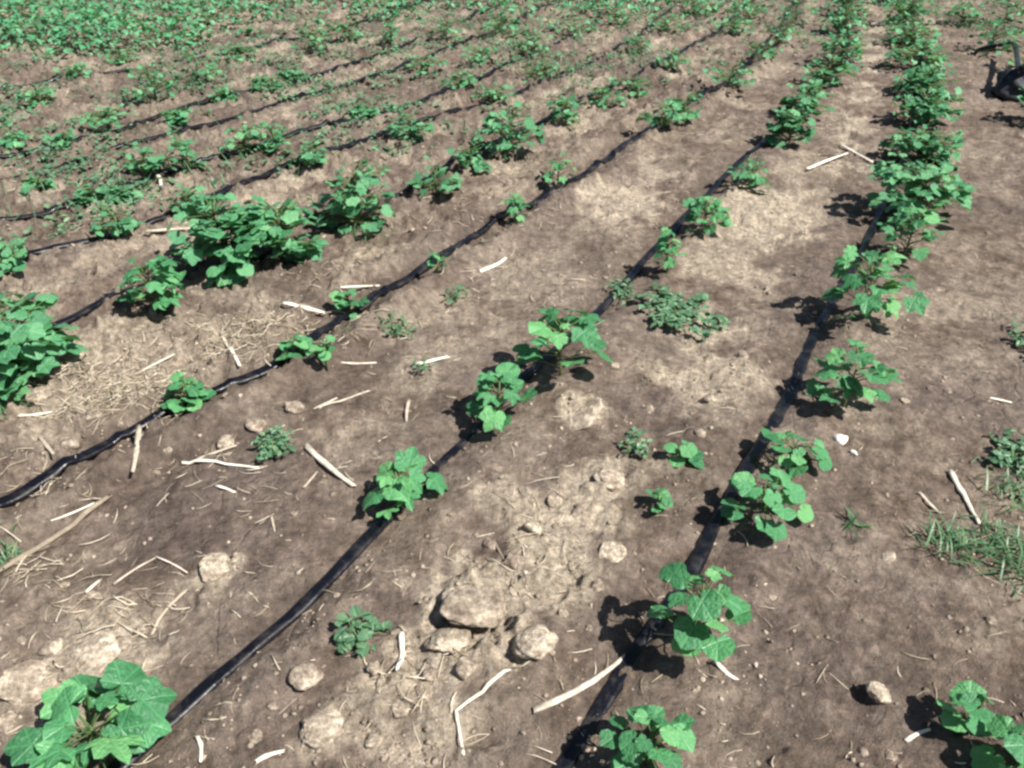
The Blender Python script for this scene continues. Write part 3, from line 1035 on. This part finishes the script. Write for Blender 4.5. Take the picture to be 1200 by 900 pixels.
CLOD_ME = [lump_mesh('soil_clod', M_PALE, 20 + i, IC3, .30, random.uniform(.6, .8)) for i in range(7)]
CRUMB_ME = [lump_mesh('soil_clod', M_CLOD, 40 + i, IC2, .5, .75) for i in range(6)]


def clod(px, py, wpx, label, group=None, mat=None, me=None, name='soil_clod', cat='clod', sink=.25, sq=1.0, seed=0):
    p = on_ground(px, py)
    Z = depth(p.x, p.y)
    r = wpx * Z / F / 2 * (.84 if wpx > 24 else 1)
    rr = random.Random(seed + int(px * 3 + py))
    z = gz(p.x, p.y)
    o = add(name, me or CLOD_ME[rr.randrange(len(CLOD_ME))])
    o.location = (p.x, p.y, z + r * (.35 - sink) * sq)
    o.rotation_euler = (rr.uniform(-.4, .4), rr.uniform(-.4, .4), rr.uniform(0, 6.28))
    o.scale = (r * rr.uniform(.9, 1.1), r * rr.uniform(.85, 1.1), r * sq * rr.uniform(.8, 1.0))
    tag(o, label, cat, group)
    return o


CG = 'pale clods'
clod(556, 708, 84, 'largest pale clod, a flat mound between two tapes', CG, sink=.5, sq=.42)
clod(525, 752, 60, 'rounded pale clod against the largest mound, towards the small grey-green weed', CG, sq=.7)
clod(626, 757, 66, 'rounded pale clod against the largest mound, just above the bent split stalk', CG, sq=.6, sink=.32)
clod(358, 793, 46, 'smooth round clod lying alone beside the glossy tape', CG, sq=.75)
clod(377, 856, 54, 'smooth round clod next to the one beside the glossy tape', CG, sq=.75)
clod(255, 666, 50, 'whitish crumbly clod between the dusty tape and the glossy tape', CG, sq=.6)
clod(715, 563, 46, 'round pale clod under the faint small weed', CG, sq=.7)
clod(679, 484, 66, 'flat pale clod at the foot of the large cotton plant', CG, sq=.28, sink=.42)
clod(1028, 816, 34, 'pointed clod with a dark shadow on the open soil', CG, sq=1.05, sink=.05)
clod(718, 650, 40, 'small pale clod beside the tall broad-leaved cotton plant', CG, sq=.6)
clod(112, 768, 56, 'crumbly pale clod above the big lobed-leaf plant', CG, sq=.5, sink=.3)
clod(30, 800, 60, 'low crumbly clod furthest from the glossy tape, beside the big lobed-leaf plant', CG, sq=.5, sink=.3)
clod(985, 517, 19, 'white stone at the foot of a cotton plant', None, me=lump_mesh('white_stone', M_STONE, 77, IC2, .4, .8), name='white_stone', cat='stone', sink=0)
clod(1000, 533, 9, 'little white stone next to the white stone', None, me=lump_mesh('white_stone', M_STONE, 78, IC2, .4, .8), name='white_stone', cat='stone', sink=0)
clod(1040, 655, 16, 'small pale clod on the smooth soil near the lone grass sprout', CG, sq=.7)
LOOSE = 'loose clods scattered on the soil'
rr = random.Random(99)
spots = [(505, 790, 20), (470, 835, 26), (498, 812, 18), (545, 790, 22), (440, 790, 18), (600, 660, 26), (625, 620, 22), (680, 600, 24), (650, 590, 16), (575, 640, 16),
         (60, 760, 30), (140, 760, 24), (80, 840, 30), (10, 850, 26), (150, 705, 18), (165, 740, 16), (110, 700, 14), (300, 865, 16), (320, 830, 12), (440, 870, 22),
         (760, 480, 12), (830, 470, 16), (820, 510, 14), (870, 420, 14), (720, 430, 12), (1110, 460, 9), (1060, 470, 10), (1165, 475, 9), (1100, 340, 12),
         (345, 480, 22), (300, 500, 24), (265, 520, 20), (80, 520, 24), (50, 470, 22), (110, 490, 20), (130, 410, 22), (95, 430, 18), (165, 460, 16), (700, 690, 14),
         (1010, 885, 12), (1042, 888, 12), (1160, 730, 12), (905, 700, 8), (660, 720, 12), (690, 735, 10), (395, 700, 8), (345, 603, 9)]


def clod_label(px, py, w):
    p = at(px, py)
    n_right = sum(1 for k in range(5) if float(row_d(k, p.x, p.y)) < 0)      # how many tapes lie to its right
    where = ['on the open soil past the hedge row', 'between the glossy tape and the hedge row', 'between the dusty and the glossy tape', 'between the big bushes and the dusty tape',
             'in the furrow just behind the big bushes', 'in the far weedy furrows'][n_right]
    return ('tiny' if w < 12 else 'small' if w < 19 else 'chunky') + ' loose soil clod ' + where


for (px, py, w) in spots:
    clod(px, py, w, clod_label(px, py, w), LOOSE, me=CRUMB_ME[rr.randrange(6)], sink=.28)
for _ in range(130):
    px, py = rr.uniform(-80, 1280), 900 * rr.random() ** 1.2
    p = at(px, py)
    r_ = look(p.x, p.y, 'rough')
    if rr.random() > r_[0] ** 1.5: continue
    w = rr.uniform(6, 11) * (0.55 + py / 900 * .6)
    clod(px, py, w, clod_label(px, py, w), LOOSE, me=CRUMB_ME[rr.randrange(6)], sink=.28)

# crumbs too small to pick apart
cr = Joined()
CR_A = []
for i in range(5):
    V, f = IC1
    n = RNG.uniform(.40, 1.40, len(V))
    CR_A.append((V * n[:, None] * np.array([1, 1, .6]), f, np.zeros(len(V))))
N = 42000
cx = RNG.uniform(-90, 1290, N); cyy = 930 * RNG.random(N) ** .75 - 10
P = np.array([at(a, b)[:2] for a, b in zip(cx, cyy)])
r_ = look(P[:, 0], P[:, 1], 'rough')
zz = look(P[:, 0], P[:, 1])
clus = fbm(P[:, 0], P[:, 1], 7, 3, 123)
for i in range(N):
    if RNG.random() > (min(r_[i], 1) ** 1.8) * sstep(.42, .66, clus[i]) + .035: continue
    s = min(.0062, .0011 / max(.02, RNG.random()) ** .75) * (1 + P[i, 1] * .12)
    cr.put(CR_A[i % 5], Matrix.Translation((P[i, 0], P[i, 1], zz[i] + s * .08)) @ Matrix.Rotation(RNG.uniform(0, 6.28), 4, 'Z') @ Matrix.Diagonal((s, s * RNG.uniform(.7, 1.2), s, 1)))
o = cr.build('soil_crumbs', M_CLOD)
tag(o, 'fine soil crumbs strewn over the ground', 'soil', kind='stuff')


# ------------------------------------------------------------------ sticks and straw
def stick(pts, wpx, label, mat=None, group='bleached stalks on the soil', flat=.55, name='dry_stalk', cat='stalk', lift=.0):
    P = [on_ground(*p) for p in pts]
    rr = random.Random(int(pts[0][0] * 11 + pts[0][1]))
    c = on_ground((pts[0][0] + pts[-1][0]) / 2, (pts[0][1] + pts[-1][1]) / 2)
    fine = []
    for i in range(len(P) - 1):
        n = 5
        for k in range(n + (i == len(P) - 2)):
            fine.append(P[i].lerp(P[i + 1], k / n))
    Z = depth(c.x, c.y)
    r = wpx * Z / F / 2 * .78
    bow = Vector((rr.uniform(-1, 1), rr.uniform(-1, 1), 0)) * (P[-1] - P[0]).length * .06
    m_ = len(fine) - 1
    fine = [p + bow * math.sin(3.14 * i / m_) for i, p in enumerate(fine)]
    zs = [gz(p.x, p.y) for p in fine]
    # a stiff stalk bridges the hollows: straight chord lifted over the highest points
    n = len(fine)
    a0, a1 = zs[0], zs[-1]
    if len(P) == 2:
        lin = [a0 + (a1 - a0) * i / (n - 1) for i in range(n)]
        up = max(0, max(z - l for z, l in zip(zs, lin)))
        zc = [l + up * .9 for l in lin]
    else:
        zc = [max(zs[max(0, i - 1):i + 2]) for i in range(n)]
    V = []; f = []
    sides = 8
    knot = rr.randrange(2, n - 2) if n > 5 else 2
    for i, p in enumerate(fine):
        d = (fine[min(i + 1, n - 1)] - fine[max(i - 1, 0)]); d.z = 0; d.normalize()
        side = Vector((-d.y, d.x, 0))
        taper = 1 - .35 * i / (n - 1)
        rad = r * taper * (1.22 if i == knot else 1) * rr.uniform(.9, 1.1)
        jag = rr.uniform(-.6, .6)
        for k in range(sides):
            t = 6.283 * k / sides
            end = 0
            if i in (0, n - 1): end = rr.uniform(-.8, 1.2) * r * (1 if i else -1)
            q = Vector((p.x, p.y, zc[i] + r * flat * .75 + lift)) + side * (math.cos(t) * rad + jag * r * .12) + Vector((0, 0, math.sin(t) * rad * flat)) + d * end
            V.append(tuple(q - c))
    for i in range(n - 1):
        for k in range(sides):
            k2 = (k + 1) % sides
            f.append((i * sides + k, i * sides + k2, (i + 1) * sides + k2, (i + 1) * sides + k))
    f.append(tuple(reversed(range(sides)))); f.append(tuple((n - 1) * sides + k for k in range(sides)))
    o = add(name, mesh(name, V, f, mat or M_STICK))
    o.location = c
    tag(o, label, cat, group)
    return o


stick([(625, 835), (735, 768)], 11, 'thick white stick lying against the black tape')
stick([(360, 526), (414, 572)], 11, 'thick white stick between the dusty tape and the glossy tape')
stick([(597, 785), (566, 812), (535, 836), (543, 886)], 7, 'bent pale split stalk on bare soil')
stick([(838, 780), (862, 801)], 8, 'short stick end poking from under the tall broad-leaved cotton plant')
stick([(1114, 555), (1135, 583), (1147, 616)], 10, 'twisted white branch in the grass tangle')
stick([(1077, 580), (1101, 602)], 6, 'short pale stick beside the twisted white branch')
stick([(374, 481), (402, 472), (433, 460)], 5, 'slim pale stalk lying below the dusty tape')
stick([(486, 428), (526, 420)], 7, 'short pale stick pointing at the third plant of the glossy tape')
stick([(479, 469), (476, 493)], 6, 'tiny pale stick standing out on the smooth soil')
stick([(167, 513), (159, 564)], 9, 'stubby pale stalk just under the dusty tape')
stick([(213, 543), (250, 545), (303, 549)], 6, 'long arm of the forked stalk on the brown soil')
stick([(232, 541), (277, 525)], 6, 'short arm of the forked stalk on the brown soil')
stick([(-20, 682), (60, 630), (128, 584)], 12, 'long weathered grey stalk', M_GREY, flat=.8)
stick([(261, 395), (272, 410), (282, 434)], 6, 'curved pale straw standing behind the dusty tape')
stick([(335, 367), (381, 373)], 8, 'flat pale stick lying below the joined bushes')
stick([(564, 319), (593, 303)], 8, 'flat pale stick on the soil between the dusty and the glossy tape')
stick([(400, 417), (440, 425)], 5, 'thin pale stick near the tiny seedlings')
stick([(24, 489), (66, 482)], 6, 'pale stick in the straw litter')
stick([(47, 511), (66, 541)], 6, 'pale stick leaning towards the dusty tape')
stick([(218, 694), (203, 712), (178, 742)], 6, 'broken straw beside the whitish crumbly clod')
stick([(135, 686), (184, 655)], 4, 'thin kinked straw on brown soil')
stick([(184, 655), (220, 673)], 3, 'thin straw meeting the kinked one')
stick([(102, 695), (118, 681)], 6, 'short chip of straw near the kinked straw')
stick([(1062, 868), (1090, 853)], 7, 'little stick beside the seedling with the broad shadow')
stick([(471, 748), (473, 768), (466, 788)], 9, 'bone-like pale stalk by the clods', flat=.8)
stick([(578, 634), (592, 660)], 4, 'thin dark twig by the pale crust', M_GREY, flat=.9)
stick([(172, 276), (226, 275)], 7, 'flat pale stick behind the tallest bush')
stick([(985, 172), (1022, 192)], 5, 'pale stick of the crossed pair by the hedge row')
stick([(945, 203), (992, 184)], 5, 'other pale stick of the crossed pair by the hedge row')
stick([(400, 342), (444, 336)], 6, 'flat pale stick above the kinked tape')
stick([(182, 205), (190, 225)], 6, 'curved white chip in the old furrow')
stick([(395, 470), (368, 482)], 4, 'short straw crossing the slim pale stalk')
stick([(255, 572), (276, 580)], 5, 'short straw chip below the forked stalk')
stick([(357, 575), (372, 556)], 4, 'small straw below the thick white stick')
stick([(318, 605), (322, 624)], 4, 'upright straw chip on dark smooth soil')
stick([(232, 865), (236, 895)], 7, 'pale stub by the big lobed-leaf plant')
stick([(300, 895), (332, 882)], 8, 'pale splinter near the pair of smooth round clods')
stick([(1190, 848), (1205, 868)], 9, 'white splinter beside the bluish seedling')
stick([(110, 590), (60, 612)], 4, 'thin straw alongside the long weathered stalk')
stick([(205, 420), (160, 440)], 4, 'pinkish pale straw by the round compact seedling')
stick([(1160, 467), (1185, 471)], 5, 'small curl of dry straw on smooth soil')

straw = Joined()


def straw_piece(x, y, L, w, rr, lay=.0):
    a = rr.uniform(0, 6.283)
    k = rr.uniform(-.6, .6)
    pts = []
    for j in range(4):
        q = (j / 3 - .5) * L
        X = x + math.cos(a + k * q / L) * q; Y = y + math.sin(a + k * q / L) * q
        pts.append([X, Y])
    zs = look([p[0] for p in pts], [p[1] for p in pts])
    m = max(zs)
    pts = [Vector((p[0], p[1], .45 * z + .55 * m + w + lay)) for p, z in zip(pts, zs)]
    straw.tube(pts, [w, w * 1.05, w * .95, w * .7], 3, rr.random())


rr = random.Random(31)
PATCH = [(150, 455, 55, 26, 260), (110, 470, 60, 26, 120), (290, 400, 40, 22, 120), (220, 400, 60, 26, 60), (320, 385, 50, 18, 70), (60, 430, 40, 20, 60), (960, 190, 40, 14, 50),
         (120, 265, 50, 18, 60), (420, 400, 50, 20, 30), (250, 560, 70, 30, 26), (90, 690, 70, 40, 30), (150, 720, 50, 30, 26), (640, 660, 60, 50, 26), (480, 800, 50, 40, 24),
         (60, 560, 50, 30, 20), (60, 220, 60, 20, 50), (600, 330, 90, 40, 36), (780, 240, 60, 20, 24), (1150, 640, 50, 40, 16), (870, 130, 60, 30, 20), (30, 660, 22, 20, 20),
         (520, 260, 60, 24, 36), (640, 250, 60, 24, 30), (380, 320, 60, 22, 36)]
for (px, py, sx, sy, n) in PATCH:
    for _ in range(n):
        p = at(px + rr.gauss(0, sx * .6), py + rr.gauss(0, sy * .6))
        straw_piece(p.x, p.y, rr.uniform(.02, .085), rr.uniform(.0006, .0016), rr, rr.uniform(0, .008))
for _ in range(900):
    px, py = rr.uniform(-80, 1280), 910 * rr.random()
    if px > 900 and rr.random() < .6: continue
    p = at(px, py)
    straw_piece(p.x, p.y, rr.uniform(.01, .06), rr.uniform(.0006, .0015), rr)
o = straw.build('straw_litter', M_STRAW)
tag(o, 'fine dry straw litter scattered over the soil', 'straw', kind='stuff')


# ------------------------------------------------------------------ dark sack with a hose end, by the hedge row
def sack():
    p = on_ground(1188, 114)
    V, f = IC3
    V = V.copy()
    n = fbm(V[:, 0] + V[:, 2], V[:, 1] - V[:, 2] * .7, 1.7, 3, 5) - .5
    n2 = np.abs(fbm(V[:, 0] * 1.2 + V[:, 2], V[:, 1] + V[:, 2] * .9, 3.6, 3, 15) - .5)
    V = V * (1 + .5 * n - .55 * n2)[:, None] * np.array([.22, .16, .15])
    V[:, 2] = np.maximum(V[:, 2], -.05)
    o = add('sack', mesh('sack', V, f, M_SACK))
    o.location = p + Vector((.06, .04, .05))
    o.rotation_euler = (0, 0, .3)
    tag(o, 'crumpled dark grey sack lying by the yellow-green leafy plant', 'sack')
    h = Joined()
    a = on_ground(1154, 66)
    q = [a + Vector((-.02, .10, .02)), a + Vector((-.03, .02, .05)), a + Vector((.02, -.07, .09)), a + Vector((.07, -.22, .13)), p + Vector((-.04, -.02, .19)),
         p + Vector((.05, -.03, .19)), p + Vector((.22, -.04, .10)), p + Vector((.45, -.02, .03))]
    c = catmull(np.array([tuple(v) for v in q]), 6)
    h.tube([Vector(v) for v in c], [.017] * len(c), 8)
    o = h.build('hose', M_TAPE)
    tag(o, 'stiff black hose end lying bent over the dark grey sack', 'hose')


sack()
